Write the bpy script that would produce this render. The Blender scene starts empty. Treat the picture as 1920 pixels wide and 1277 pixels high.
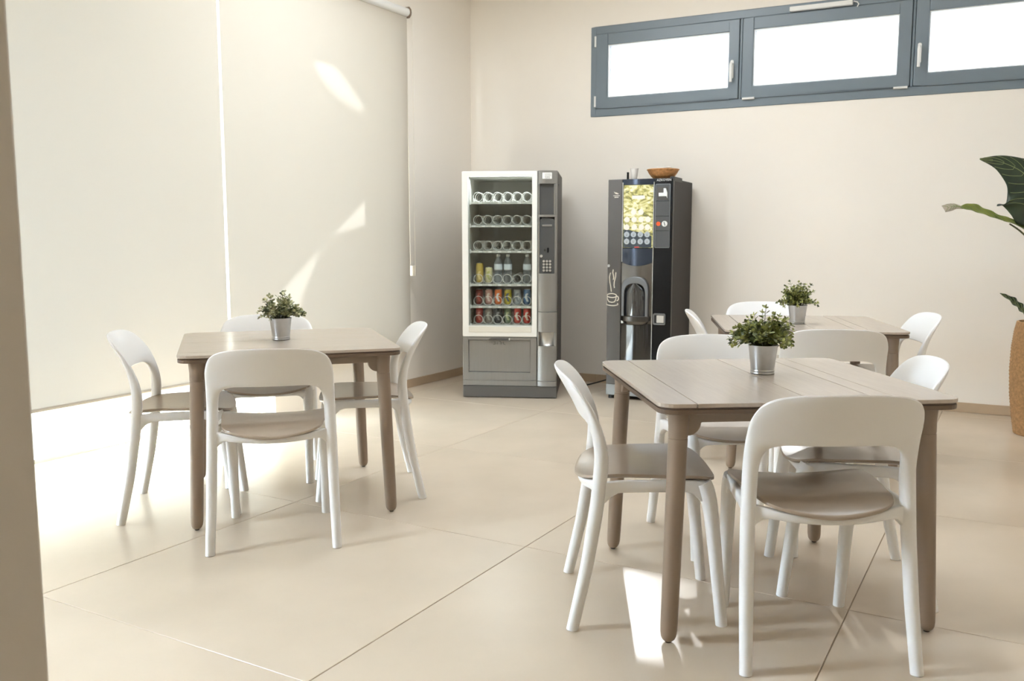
import bpy, bmesh, math, random
from mathutils import Vector, Matrix
C = bpy.context.scene
COL = C.collection
PI = math.pi

# ------------------------------------------------------------------ camera
cam = bpy.data.cameras.new('camera')
camo = bpy.data.objects.new('camera', cam)
COL.objects.link(camo)
cam.sensor_fit = 'HORIZONTAL'
cam.sensor_width = 36
cam.lens = 1672 / 1920 * 36
camo.location = (0, 0, 1.22)
camo.rotation_euler = (math.radians(90 - 6.667), 0, math.radians(29.73))
cam.clip_start = 0.05
cam.clip_end = 200
cam.dof.use_dof = True
cam.dof.focus_distance = 3.6
cam.dof.aperture_fstop = 5.6
C.camera = camo

# ------------------------------------------------------------------ sky, sun, exposure
world = bpy.data.worlds.new('world')
C.world = world
world.use_nodes = True
bgn = world.node_tree.nodes['Background']
bgn.inputs[0].default_value = (0.75, 0.875, 1.0, 1)
bgn.inputs[1].default_value = 46.0
SUN_AZ, SUN_EL = math.radians(24.5), math.radians(29.0)
sun_dir = Vector((math.sin(SUN_AZ) * math.cos(SUN_EL), -math.cos(SUN_AZ) * math.cos(SUN_EL), -math.sin(SUN_EL)))
sl = bpy.data.lights.new('sun', 'SUN')
sl.energy = 70.0
sl.angle = math.radians(0.6)
sl.color = (1.0, 0.98, 0.94)
slo = bpy.data.objects.new('sun', sl)
COL.objects.link(slo)
slo.rotation_euler = (-sun_dir).to_track_quat('Z', 'Y').to_euler()
# four unseen fill lamps added at ceiling height to brighten the room
for lx, ly, le in ((-2.9, 4.3, 32), (-2.0, 4.9, 17), (-.6, 4.4, 12), (.8, 4.3, 10)):
    al = bpy.data.lights.new('added_fill_lamp', 'AREA')
    al.shape = 'RECTANGLE'
    al.size, al.size_y = 1.2, 0.6
    al.energy = le
    al.color = (0.87, 0.94, 1.0)
    alo = bpy.data.objects.new('added_fill_lamp', al)
    COL.objects.link(alo)
    alo.location = (lx, ly, 3.39)
C.view_settings.view_transform = 'Standard'
C.view_settings.look = 'None'
C.view_settings.gamma = 1.0
C.view_settings.use_curve_mapping = False
C.view_settings.exposure = 0.52
try:
    C.cycles.max_bounces = 12
    C.cycles.diffuse_bounces = 7
    C.cycles.transparent_max_bounces = 16
    C.cycles.sample_clamp_indirect = 6.0
    C.cycles.caustics_reflective = False
    C.cycles.caustics_refractive = False
except Exception:
    pass

# ------------------------------------------------------------------ materials
def lin(c):
    c = c / 255.0
    return c / 12.92 if c <= 0.04045 else ((c + 0.055) / 1.055) ** 2.4
def rgb(r, g, b):
    return (lin(r), lin(g), lin(b), 1.0)

def mat(name, col, rough=0.5, metal=0.0, noise=0.0, nscale=20.0, bump=0.0, bscale=200.0, spec=0.5, coat=0.0, stretch=None, emit=0.0, crough=0.03):
    m = bpy.data.materials.new(name)
    m.use_nodes = True
    nt = m.node_tree
    b = nt.nodes['Principled BSDF']
    b.inputs['Coat Roughness'].default_value = crough
    c = rgb(*col)
    b.inputs['Base Color'].default_value = c
    b.inputs['Roughness'].default_value = rough
    b.inputs['Metallic'].default_value = metal
    b.inputs['Specular IOR Level'].default_value = spec
    b.inputs['Coat Weight'].default_value = coat
    if emit:
        b.inputs['Emission Color'].default_value = c
        b.inputs['Emission Strength'].default_value = emit
    tc = nt.nodes.new('ShaderNodeTexCoord')
    src = tc.outputs['Object']
    if stretch:
        mp = nt.nodes.new('ShaderNodeMapping')
        mp.inputs['Scale'].default_value = stretch
        nt.links.new(src, mp.inputs[0])
        src = mp.outputs[0]
    if noise:
        n = nt.nodes.new('ShaderNodeTexNoise')
        n.inputs['Scale'].default_value = nscale
        n.inputs['Detail'].default_value = 6
        nt.links.new(src, n.inputs['Vector'])
        r = nt.nodes.new('ShaderNodeValToRGB')
        r.color_ramp.elements[0].position = 0.3
        r.color_ramp.elements[1].position = 0.7
        r.color_ramp.elements[0].color = tuple(max(0, v * (1 - noise)) for v in c[:3]) + (1,)
        r.color_ramp.elements[1].color = tuple(min(1, v * (1 + noise)) for v in c[:3]) + (1,)
        nt.links.new(n.outputs['Fac'], r.inputs[0])
        nt.links.new(r.outputs[0], b.inputs['Base Color'])
    if bump:
        n2 = nt.nodes.new('ShaderNodeTexNoise')
        n2.inputs['Scale'].default_value = bscale
        n2.inputs['Detail'].default_value = 4
        nt.links.new(src, n2.inputs['Vector'])
        bp = nt.nodes.new('ShaderNodeBump')
        bp.inputs['Strength'].default_value = bump
        bp.inputs['Distance'].default_value = 0.002
        nt.links.new(n2.outputs['Fac'], bp.inputs['Height'])
        nt.links.new(bp.outputs[0], b.inputs['Normal'])
    return m

def glass_mat(name, tint=(1, 1, 1), haze=0.0, refl=1.0, hazecol=(1, 1, 1)):
    m = bpy.data.materials.new(name)
    m.use_nodes = True
    nt = m.node_tree
    nt.nodes.clear()
    out = nt.nodes.new('ShaderNodeOutputMaterial')
    tr = nt.nodes.new('ShaderNodeBsdfTransparent')
    tr.inputs[0].default_value = (*tint, 1)
    gl = nt.nodes.new('ShaderNodeBsdfGlossy')
    gl.inputs['Roughness'].default_value = 0.02
    lw = nt.nodes.new('ShaderNodeLayerWeight')
    lw.inputs['Blend'].default_value = 0.5
    pw = nt.nodes.new('ShaderNodeMath')
    pw.operation = 'POWER'
    pw.inputs[1].default_value = 5.0
    nt.links.new(lw.outputs['Facing'], pw.inputs[0])
    mu = nt.nodes.new('ShaderNodeMath')
    mu.operation = 'MULTIPLY_ADD'
    mu.inputs[1].default_value = 0.9 * refl
    mu.inputs[2].default_value = 0.035 * refl
    mu.use_clamp = True
    nt.links.new(pw.outputs[0], mu.inputs[0])
    mx = nt.nodes.new('ShaderNodeMixShader')
    last = tr
    if haze:
        tl = nt.nodes.new('ShaderNodeBsdfTranslucent')
        tl.inputs[0].default_value = (*hazecol, 1)
        m0 = nt.nodes.new('ShaderNodeMixShader')
        m0.inputs[0].default_value = haze
        nt.links.new(tr.outputs[0], m0.inputs[1])
        nt.links.new(tl.outputs[0], m0.inputs[2])
        last = m0
    nt.links.new(mu.outputs[0], mx.inputs[0])
    nt.links.new(last.outputs[0], mx.inputs[1])
    nt.links.new(gl.outputs[0], mx.inputs[2])
    nt.links.new(mx.outputs[0], out.inputs[0])
    return m

def blind_mat():
    m = bpy.data.materials.new('blind_fabric')
    m.use_nodes = True
    nt = m.node_tree
    nt.nodes.clear()
    out = nt.nodes.new('ShaderNodeOutputMaterial')
    d = nt.nodes.new('ShaderNodeBsdfDiffuse')
    d.inputs[0].default_value = rgb(198, 190, 177)
    t = nt.nodes.new('ShaderNodeBsdfTranslucent')
    t.inputs[0].default_value = rgb(238, 235, 229)
    tc = nt.nodes.new('ShaderNodeTexCoord')
    w = nt.nodes.new('ShaderNodeTexNoise')
    w.inputs['Scale'].default_value = 400
    nt.links.new(tc.outputs['Object'], w.inputs['Vector'])
    bp = nt.nodes.new('ShaderNodeBump')
    bp.inputs['Strength'].default_value = 0.1
    bp.inputs['Distance'].default_value = 0.001
    nt.links.new(w.outputs['Fac'], bp.inputs['Height'])
    nt.links.new(bp.outputs[0], d.inputs['Normal'])
    mx = nt.nodes.new('ShaderNodeMixShader')
    mx.inputs[0].default_value = 0.040
    nt.links.new(d.outputs[0], mx.inputs[1])
    nt.links.new(t.outputs[0], mx.inputs[2])
    nt.links.new(mx.outputs[0], out.inputs[0])
    return m

def leaf_mat(name, c0, c1, scale, rough=0.45, vein=None):
    m = mat(name, c0, rough, noise=0.01, nscale=scale)
    nt = m.node_tree
    r = [n for n in nt.nodes if n.type == 'VALTORGB'][0]
    r.color_ramp.elements[0].color = rgb(*c0)
    r.color_ramp.elements[1].color = rgb(*c1)
    r.color_ramp.elements[0].position = 0.38
    r.color_ramp.elements[1].position = 0.66
    return m

def poster_mat():
    m = mat('poster_print', (200, 200, 130), 0.3)
    nt = m.node_tree
    b = nt.nodes['Principled BSDF']
    tc = [n for n in nt.nodes if n.type == 'TEX_COORD'][0]
    mp = nt.nodes.new('ShaderNodeMapping')
    mp.inputs['Scale'].default_value = (14, 1, 24)
    nt.links.new(tc.outputs['Object'], mp.inputs[0])
    n = nt.nodes.new('ShaderNodeTexNoise')
    n.inputs['Scale'].default_value = 1.0
    n.inputs['Detail'].default_value = 9
    n.inputs['Distortion'].default_value = 1.6
    nt.links.new(mp.outputs[0], n.inputs['Vector'])
    r = nt.nodes.new('ShaderNodeValToRGB')
    e = r.color_ramp.elements
    e[0].position = 0.30
    e[0].color = rgb(70, 74, 62)
    e[1].position = 0.64
    e[1].color = rgb(236, 233, 208)
    k = e.new(0.40); k.color = rgb(128, 124, 62)
    k = e.new(0.48); k.color = rgb(190, 184, 110)
    k = e.new(0.56); k.color = rgb(214, 210, 160)
    nt.links.new(n.outputs['Fac'], r.inputs[0])
    nt.links.new(r.outputs[0], b.inputs['Base Color'])
    nt.links.new(r.outputs[0], b.inputs['Emission Color'])
    b.inputs['Emission Strength'].default_value = 0.12
    return m

M = dict(
    wall=mat('wall_paint', (245, 239, 230), 0.75, noise=0.015, nscale=1.5, bump=0.05, bscale=160),
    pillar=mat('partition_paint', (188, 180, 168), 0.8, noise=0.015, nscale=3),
    ceiling=mat('ceiling_paint', (246, 244, 240), 0.85),
    tile=mat('floor_tile', (209, 195, 176), 0.26, noise=0.05, nscale=2.4, bump=0.03, bscale=60, spec=0.5),
    grout=mat('grout', (160, 142, 122), 0.8),
    skirt=mat('skirting_tile', (186, 164, 138), 0.4, noise=0.08, nscale=5),
    ground=mat('terrace_ground', (165, 160, 152), 0.9, noise=0.05),
    render=mat('shade_piece_render', (225, 218, 205), 0.9),
    frame_dark=mat('window_frame_glare_lifted', (112, 124, 134), 0.32, spec=0.6),  # anthracite frame, its colour lightened to carry glare around the panes
    white_pl=mat('white_plastic', (238, 238, 236), 0.4),
    alu_white=mat('white_aluminium', (240, 240, 238), 0.35),
    glass=glass_mat('clear_glass', (0.96, 0.98, 0.97)),
    frost=glass_mat('tinted_glass', (0.13, 0.132, 0.134), haze=0.12, hazecol=(0.95, 0.97, 1.0)),
    vglass=glass_mat('display_glass', (0.93, 0.95, 0.94), refl=1.3),
    blind=blind_mat(),
    chair=mat('chair_white_polymer', (240, 240, 240), 0.38, bump=0.03, bscale=500),
    glide=mat('chair_glide_grey', (120, 116, 112), 0.6),
    seat=mat('seat_taupe_polymer', (156, 140, 123), 0.4, coat=0.8, crough=0.2, noise=0.02, nscale=30, bump=0.04, bscale=500),
    ttop=mat('table_laminate_taupe', (182, 169, 156), 0.4, coat=1.0, crough=0.24, noise=0.05, nscale=6, stretch=(14, 1.2, 1)),
    tedge=mat('table_edge_brown', (96, 78, 62), 0.5),
    tleg=mat('table_leg_taupe', (134, 116, 99), 0.45, noise=0.02, nscale=12),
    tfoot=mat('table_foot_cap', (70, 60, 52), 0.6),
    zinc=mat('galvanised_zinc', (196, 198, 200), 0.33, 1.0, noise=0.06, nscale=30),
    soil=mat('soil', (50, 40, 30), 0.9),
    leaf=leaf_mat('small_leaves', (60, 74, 38), (184, 188, 112), 34),
    leafg=leaf_mat('small_leaves_greyish', (96, 108, 76), (206, 204, 158), 34),
    stem=mat('plant_stem', (84, 82, 52), 0.7),
    bigleaf=leaf_mat('broad_leaf', (26, 40, 26), (46, 62, 40), 9, 0.35),
    bigleaf2=leaf_mat('broad_leaf_light', (92, 104, 40), (140, 148, 70), 9, 0.4),
    vein=mat('leaf_vein', (128, 140, 92), 0.5),
    drytip=mat('dry_leaf_tip', (176, 164, 150), 0.7),
    jute=mat('woven_jute', (172, 134, 92), 0.85, noise=0.25, nscale=60),
    wicker=mat('wicker', (184, 134, 84), 0.65, noise=0.3, nscale=50),
    vgrey=mat('vending_grey', (142, 140, 137), 0.34, 0.45, noise=0.03, nscale=3, stretch=(30, 30, 1)),
    vdark=mat('vending_dark_grey', (84, 82, 80), 0.4, 0.3),
    vplinth=mat('vending_plinth', (92, 89, 86), 0.4, 0.35),
    vwhite=mat('vending_white_frame', (242, 243, 240), 0.35),
    vsill=mat('vending_sill_white', (226, 224, 214), 0.45),
    vin=mat('vending_inside_grey', (206, 206, 200), 0.55),
    vside=mat('vending_side_brown', (70, 64, 60), 0.5),
    panel=mat('payment_panel_grey', (78, 79, 80), 0.4, 0.2),
    silver=mat('silver_metal', (222, 222, 220), 0.3, 0.75),
    wire=mat('spiral_wire', (246, 246, 242), 0.4, 0.0),
    tag=mat('price_tag_white', (240, 240, 238), 0.5),
    ink=mat('grey_ink', (120, 116, 116), 0.6),
    inkred=mat('red_ink', (180, 70, 70), 0.6),
    black=mat('black_plastic', (7, 7, 8), 0.25, spec=0.25),
    blackm=mat('black_satin', (34, 33, 32), 0.45),
    sidebk=mat('brown_black_side', (36, 31, 28), 0.5, spec=0.3),
    blackg=mat('black_gloss', (16, 17, 19), 0.1, coat=0.6),
    steel=mat('brushed_dark_steel', (112, 109, 105), 0.22, 0.95, noise=0.05, nscale=3, stretch=(1, 1, 60)),
    gun=mat('gunmetal', (84, 81, 78), 0.3, 0.85),
    ringg=mat('ring_grey', (128, 130, 133), 0.28, 0.7),
    smoke=mat('smoked_window', (40, 41, 43), 0.08, 0.0, coat=1.0, spec=0.8),
    plate=mat('selector_plate_navy', (44, 54, 62), 0.25),
    disc=mat('selector_disc', (176, 186, 194), 0.35),
    discl=mat('selector_disc_pale', (232, 228, 218), 0.35, emit=0.08),
    poster=poster_mat(),
    icon=mat('cream_print', (228, 222, 208), 0.5),
    text=mat('white_print', (230, 230, 228), 0.5),
    orange=mat('orange_button', (226, 92, 40), 0.35),
    navy=mat('blue_black_gloss', (58, 66, 80), 0.18, 0.5),
    foot=mat('machine_foot_black', (18, 17, 16), 0.6),
    pbase=mat('machine_base_grey', (140, 140, 138), 0.45, 0.3),
    cable=mat('black_cable', (14, 13, 12), 0.5),
    paper=mat('white_paper', (244, 240, 234), 0.7),
    canlid=mat('can_lid', (205, 206, 208), 0.25, 1.0),
    bottle=glass_mat('bottle_plastic', (0.93, 0.96, 0.98), refl=2.2, haze=0.5, hazecol=(0.9, 0.95, 1)),
    blabel=mat('bottle_label', (222, 232, 240), 0.5),
    bcap=mat('bottle_cap', (235, 238, 240), 0.45),
    chain=mat('chain_white', (225, 218, 205), 0.5),
    bracket=mat('bracket_brown', (140, 122, 104), 0.5),
)

# ------------------------------------------------------------------ mesh helpers
class MB:
    def __init__(s):
        s.v = []; s.f = []
    def add(s, vs, fs):
        o = len(s.v)
        s.v += [tuple(v) for v in vs]
        s.f += [tuple(i + o for i in f) for f in fs]
        return s
    def box(s, x0, x1, y0, y1, z0, z1):
        vs = [(x0, y0, z0), (x1, y0, z0), (x1, y1, z0), (x0, y1, z0), (x0, y0, z1), (x1, y0, z1), (x1, y1, z1), (x0, y1, z1)]
        return s.add(vs, [(0, 3, 2, 1), (4, 5, 6, 7), (0, 1, 5, 4), (1, 2, 6, 5), (2, 3, 7, 6), (3, 0, 4, 7)])
    def loops(s, rings, closed=True, caps=True):
        n = len(rings[0]); vs = [p for r in rings for p in r]; fs = []
        m = n if closed else n - 1
        for i in range(len(rings) - 1):
            for j in range(m):
                k = (j + 1) % n
                fs.append((i * n + j, i * n + k, (i + 1) * n + k, (i + 1) * n + j))
        if caps and closed:
            fs.append(tuple(reversed(range(n))))
            fs.append(tuple(range((len(rings) - 1) * n, len(rings) * n)))
        return s.add(vs, fs)
    def lathe(s, prof, n=24, c=(0, 0, 0), caps=True):
        rings = [[(c[0] + r * math.cos(2 * PI * j / n), c[1] + r * math.sin(2 * PI * j / n), c[2] + z) for j in range(n)] for r, z in prof]
        return s.loops(rings, True, caps)
    def tube(s, pts, r, n=8, caps=True, ry=None, close=False):
        pts = [Vector(p) for p in pts]
        rs = r if isinstance(r, (list, tuple)) else [r] * len(pts)
        rings = []; up = None
        L = len(pts)
        for i, p in enumerate(pts):
            if close:
                t = pts[(i + 1) % L] - pts[(i - 1) % L]
            else:
                t = pts[min(i + 1, L - 1)] - pts[max(i - 1, 0)]
            t.normalize()
            if up is None:
                up = Vector((0, 0, 1)) if abs(t.z) < 0.9 else Vector((0, 1, 0))
            a = up - t * up.dot(t)
            if a.length < 1e-6:
                a = Vector((1, 0, 0)) - t * t.x
            a.normalize(); b = t.cross(a); up = a
            k = (ry / rs[i]) if ry else 1
            rings.append([tuple(p + a * (rs[i] * math.cos(2 * PI * j / n)) * k + b * (rs[i] * math.sin(2 * PI * j / n))) for j in range(n)])
        if close:
            rings.append(rings[0])
        return s.loops(rings, True, caps and not close)
    def prism(s, poly, h0, h1, axis='z'):
        def P(a, b, h):
            return (a, b, h) if axis == 'z' else ((a, h, b) if axis == 'y' else (h, a, b))
        n = len(poly)
        vs = [P(a, b, h0) for a, b in poly] + [P(a, b, h1) for a, b in poly]
        fs = [tuple(reversed(range(n))), tuple(range(n, 2 * n))]
        for j in range(n):
            k = (j + 1) % n
            fs.append((j, k, n + k, n + j))
        return s.add(vs, fs)
    def ring(s, outer, inner, h0, h1, axis='y', close=True):
        def P(a, b, h):
            return (a, b, h) if axis == 'z' else ((a, h, b) if axis == 'y' else (h, a, b))
        sec = [[P(*o, h0), P(*i, h0), P(*i, h1), P(*o, h1)] for o, i in zip(outer, inner)]
        if close:
            sec.append(sec[0])
        return s.loops(sec, True, not close)
    def grid(s, rows):
        n = len(rows[0]); vs = [p for r in rows for p in r]; fs = []
        for i in range(len(rows) - 1):
            for j in range(n - 1):
                fs.append((i * n + j, i * n + j + 1, (i + 1) * n + j + 1, (i + 1) * n + j))
        return s.add(vs, fs)
    def mesh(s, name, m=None, smooth=35, fix=True):
        me = bpy.data.meshes.new(name)
        me.from_pydata(s.v, [], s.f)
        if fix:
            bm = bmesh.new(); bm.from_mesh(me)
            bmesh.ops.remove_doubles(bm, verts=bm.verts, dist=1e-6)
            bmesh.ops.recalc_face_normals(bm, faces=bm.faces)
            bm.to_mesh(me); bm.free()
        if smooth:
            for p in me.polygons:
                p.use_smooth = True
            me.set_sharp_from_angle(angle=math.radians(smooth))
        if m is not None:
            me.materials.append(m)
        return me
    def build(s, name, m, parent=None, smooth=35, bevel=0, seg=2, fix=True):
        return put(name, s.mesh(name, m, smooth, fix), parent, bevel, seg)

def put(name, me, parent=None, bevel=0, seg=2):
    o = bpy.data.objects.new(name, me)
    COL.objects.link(o)
    if parent is not None:
        o.parent = parent
    if bevel:
        b = o.modifiers.new('bevel', 'BEVEL')
        b.width = bevel; b.segments = seg; b.limit_method = 'ANGLE'
        b.angle_limit = math.radians(40)
        b.harden_normals = False
    return o

def tagit(o, label=None, cat=None, group=None, kind=None):
    if label: o['label'] = label
    if cat: o['category'] = cat
    if group: o['group'] = group
    if kind: o['kind'] = kind
    return o

def thing(name, label, cat, loc=(0, 0, 0), rz=0, group=None):
    o = bpy.data.objects.new(name, None)
    COL.objects.link(o)
    o.empty_display_size = 0.1
    o.location = loc
    o.rotation_euler = (0, 0, rz)
    return tagit(o, label, cat, group)

def kids(o):
    return [c for c in bpy.data.objects if c.parent is o]

def copy_tree(o, parent=None, top=True):
    c = o.copy()
    COL.objects.link(c)
    if not top:
        c.parent = parent
    for ch in kids(o):
        copy_tree(ch, c, False)
    return c

def smoothstep(a, b, x):
    t = max(0, min(1, (x - a) / (b - a)))
    return t * t * (3 - 2 * t)

def interp(tab, x):
    if x <= tab[0][0]: return tab[0][1]
    for (a, u), (b, w) in zip(tab, tab[1:]):
        if x <= b:
            return u + (w - u) * (x - a) / (b - a)
    return tab[-1][1]

def catmull(P, k, closed=False):
    out = []; n = len(P); rng = n if closed else n - 1
    for i in range(rng):
        if closed:
            p0, p1, p2, p3 = P[(i - 1) % n], P[i], P[(i + 1) % n], P[(i + 2) % n]
        else:
            p0, p1, p2, p3 = P[max(i - 1, 0)], P[i], P[i + 1], P[min(i + 2, n - 1)]
        for q in range(k):
            t = q / k
            out.append(tuple(0.5 * ((2 * b) + (c - a) * t + (2 * a - 5 * b + 4 * c - d) * t * t + (3 * b - a - 3 * c + d) * t ** 3) for a, b, c, d in zip(p0, p1, p2, p3)))
    if not closed:
        out.append(tuple(P[-1]))
    return out

def rrect(x0, x1, z0, z1, r, k=5):
    pts = []
    for cx, cz, a in ((x1 - r, z1 - r, 0), (x0 + r, z1 - r, 90), (x0 + r, z0 + r, 180), (x1 - r, z0 + r, 270)):
        for i in range(k + 1):
            t = math.radians(a + 90 * i / k)
            pts.append((cx + r * math.cos(t), cz + r * math.sin(t)))
    return pts

def text_mesh(txt, size, depth, m, align='CENTER'):
    cu = bpy.data.curves.new('text', 'FONT')
    cu.body = txt; cu.size = size; cu.extrude = depth
    cu.align_x = align; cu.align_y = 'CENTER'
    cu.resolution_u = 2
    o = bpy.data.objects.new('text', cu)
    COL.objects.link(o)
    bpy.context.view_layer.update()
    me = bpy.data.meshes.new_from_object(o.evaluated_get(bpy.context.evaluated_depsgraph_get()))
    bpy.data.objects.remove(o)
    bpy.data.curves.remove(cu)
    me.materials.clear()
    me.materials.append(m)
    return me

# ------------------------------------------------------------------ room shell
XL = -4.27            # inner face of the left wall
WA = math.radians(2.0)  # the back wall stands 2 degrees off square
def WB(s, d, z):
    return (s * math.cos(WA) - d * math.sin(WA), 6.9 + s * math.sin(WA) + d * math.cos(WA), z)

# floor: grout bed with large tiles laid on it
floor = MB().box(-4.75, 2.75, -3.0, 7.1, -0.06, -0.004).build('floor', M['grout'], smooth=0)
floor['kind'] = 'structure'
TX, TY, X0, Y0 = 1.213, 1.245, -1.645, 1.742
tile_cache = {}
rng = random.Random(4)
for i in range(-3, 4):
    for j in range(-4, 5):
        x0, x1 = X0 + i * TX, X0 + (i + 1) * TX
        y0, y1 = Y0 + j * TY, Y0 + (j + 1) * TY
        x0, x1 = max(x0, -4.73), min(x1, 2.73)
        y0, y1 = max(y0, -2.98), min(y1, 7.08)
        if x1 - x0 < 0.05 or y1 - y0 < 0.05:
            continue
        key = (round(x1 - x0, 3), round(y1 - y0, 3))
        if key not in tile_cache:
            tile_cache[key] = MB().box(-key[0] / 2 + .0016, key[0] / 2 - .0016, -key[1] / 2 + .0016, key[1] / 2 - .0016, -0.01, 0).mesh('tile', M['tile'], 0)
        o = put('tile', tile_cache[key], floor, 0.0012, 1)
        o.location = ((x0 + x1) / 2, (y0 + y1) / 2, 0)

WS0, WS1, WZ0, WZ1 = -3.139, 0.47, 2.187, 2.893      # high window opening
mb = MB()
for (s0, s1, z0, z1) in ((-4.6, WS0, -0.06, 3.4), (WS1, 2.8, -0.06, 3.4), (WS0, WS1, -0.06, WZ0), (WS0, WS1, WZ1, 3.4)):
    mb.prism([WB(s0, 0, 0)[:2], WB(s1, 0, 0)[:2], WB(s1, 0.24, 0)[:2], WB(s0, 0.24, 0)[:2]], z0, z1)
tagit(mb.build('wall_back', M['wall'], smooth=0), kind='structure')

OY0, OY1, OZ = 1.15, 5.63, 2.84                       # opening behind the blinds
mb = MB()
mb.box(-4.41, XL, OY1, 6.80, -0.06, 3.4)
mb.box(-4.41, XL, OY0, OY1, OZ, 3.4)
mb.box(-4.41, XL, 4.3, OY1, -0.06, .42)
mb.box(-4.41, XL, -3.0, OY0, OZ, 3.4)
mb.box(-4.41, XL, -3.0, -.5, -0.06, OZ)
mb.box(-4.41, XL, .3, OY0, -0.06, OZ)
mb.box(-4.41, XL, -.5, .3, -0.06, 1.25)  # wall below a side window opening, added out of view for more daylight
tagit(mb.build('wall_left', M['wall'], smooth=0), kind='structure')
tagit(MB().box(-4.41, 2.9, -3.2, -3.0, -0.06, 3.4).build('wall_front', M['wall'], smooth=0), kind='structure')
mb = MB()
mb.box(2.7, 2.9, -3.0, 2.4, -0.06, 3.4)
mb.box(2.7, 2.9, 6.6, 7.2, -0.06, 3.4)
mb.box(2.7, 2.9, 2.4, 6.6, 2.9, 3.4)
mb.box(2.7, 2.9, 2.4, 6.6, -0.06, 2.9)
tagit(mb.build('wall_right', M['wall'], smooth=0), kind='structure')
tagit(MB().box(-4.75, 2.9, -3.0, 7.2, 3.4, 3.5).build('ceiling', M['ceiling'], smooth=0), kind='structure')
# partition whose end shows at the left edge of the picture
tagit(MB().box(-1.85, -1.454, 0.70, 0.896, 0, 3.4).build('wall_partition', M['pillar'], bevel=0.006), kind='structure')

# skirting of tile strips
def skirting(name, P, Q, nrm):
    P = Vector(P); Q = Vector(Q); L = (Q - P).length
    root = None; k = 0; d = (Q - P).normalized(); n = Vector(nrm)
    cuts = [0]
    while cuts[-1] + 1.2 < L:
        cuts.append(cuts[-1] + 1.2)
    cuts.append(L)
    for a, b in zip(cuts, cuts[1:]):
        a2, b2 = P + d * (a + .001), P + d * (b - .001)
        poly = [tuple(a2), tuple(b2), tuple(b2 + n * .012), tuple(a2 + n * .012)]
        m_ = MB().prism(poly, 0.001, 0.068)
        if root is None:
            root = tagit(m_.build(name, M['skirt'], smooth=0, bevel=.002), kind='structure')
        else:
            m_.build('tile', M['skirt'], root, 0, .002)
nb = Vector((math.sin(WA), -math.cos(WA)))
skirting('baseboard_back', WB(-4.26, 0, 0)[:2], WB(2.7, 0, 0)[:2], nb)
skirting('baseboard_left', (XL, 5.64), (XL, 6.74), (1, 0))

# ------------------------------------------------------------------ high window in the back wall
win = thing('window_1', None, None, WB(0, 0, 0), WA)
win['kind'] = 'structure'
D0, D1 = -0.006, 0.07
mb = MB()
def rect_frame(mb, x0, x1, z0, z1, w, d0, d1, wt=None, wb=None):
    wt = wt or w; wb = wb or w
    mb.box(x0, x0 + w, d0, d1, z0, z1); mb.box(x1 - w, x1, d0, d1, z0, z1)
    mb.box(x0 + w, x1 - w, d0, d1, z1 - wt, z1); mb.box(x0 + w, x1 - w, d0, d1, z0, z0 + wb)
rect_frame(mb, WS0, WS1, WZ0, WZ1, 0.045, D0, D1, 0.06, 0.062)
mb.box(-1.935, -1.917, D0, D1, WZ0 + .062, WZ1 - .06)
mb.box(-0.752, -0.734, D0, D1, WZ0 + .062, WZ1 - .06)
mb.box(-1.95, -1.90, .045, D1 + .01, WZ0 + .05, WZ1 - .05)
mb.box(-0.768, -0.718, .045, D1 + .01, WZ0 + .05, WZ1 - .05)
rect_frame(mb, WS0 + .03, WS1 - .03, WZ0 + .04, WZ1 - .04, .04, .045, D1 + .01)
mb.build('frame', M['frame_dark'], win, 0, .004)
GL = [(-2.992, -2.012), (-1.833, -0.835), (-0.648, 0.34)]
SA = [(-3.092, -1.938), (-1.914, -0.755), (-0.731, 0.422)]
for i, ((g0, g1), (a0, a1)) in enumerate(zip(GL, SA)):
    mb = MB()
    z0, z1 = WZ0 + .064, WZ1 - .062
    gz0, gz1 = 2.333, 2.745
    d0, d1 = -0.016, 0.06
    mb.box(a0, g0, d0, d1, z0, z1); mb.box(g1, a1, d0, d1, z0, z1)
    mb.box(g0, g1, d0, d1, gz1, z1); mb.box(g0, g1, d0, d1, z0, gz0)
    sash = mb.build('sash', M['frame_dark'], win, 0, .005)
    MB().box(g0 - .004, g1 + .004, .028, .034, gz0 - .004, gz1 + .004).build('pane', M['frost'], sash, 0)
    mb = MB(); rect_frame(mb, g0, g1, gz0, gz1, .007, -.004, .028)
    mb.build('glazing_bead', M['alu_white'], sash, 0)
    if i != 1:
        hx = g1 + .026 if i == 0 else g0 - .052
        hz = 2.40
        mb = MB()
        mb.prism(rrect(hx - .012, hx + .012, hz, hz + .085 + .05, .011), -.026, -.016, 'y')
        mb.tube([(hx, -.02, hz + .105), (hx, -.05, hz + .105), (hx, -.058, hz + .09), (hx, -.058, hz - .03)], [.011, .011, .012, .010], 10)
        h_ = mb.build('handle', M['white_pl'], sash, 40)
        h_['label'] = 'white window handle'
    if i == 0:
        for hz in (WZ0 + .075, WZ1 - .16):
            MB().tube([(a0 - .004, -.018, hz), (a0 - .004, -.018, hz + .085)], .008, 10).build('hinge', M['white_pl'], sash)
    if i == 1:
        MB().box(a0 + .34, a0 + .77, -.05, -.016, 2.835, 2.868).build('closer', M['white_pl'], sash, 0, .004)
        MB().tube([(a0 + .775, -.03, 2.86), (a0 + .80, -.035, 2.85), (a0 + .81, -.04, 2.835), (a0 + .80, -.03, 2.82)], .004, 6).build('closer_arm', M['white_pl'], sash)
        for hx in (a0 + .01, a1 - .10):
            MB().tube([(hx, -.02, WZ0 + .058), (hx + .09, -.02, WZ0 + .058)], .0085, 10).build('hinge', M['white_pl'], sash)

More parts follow.
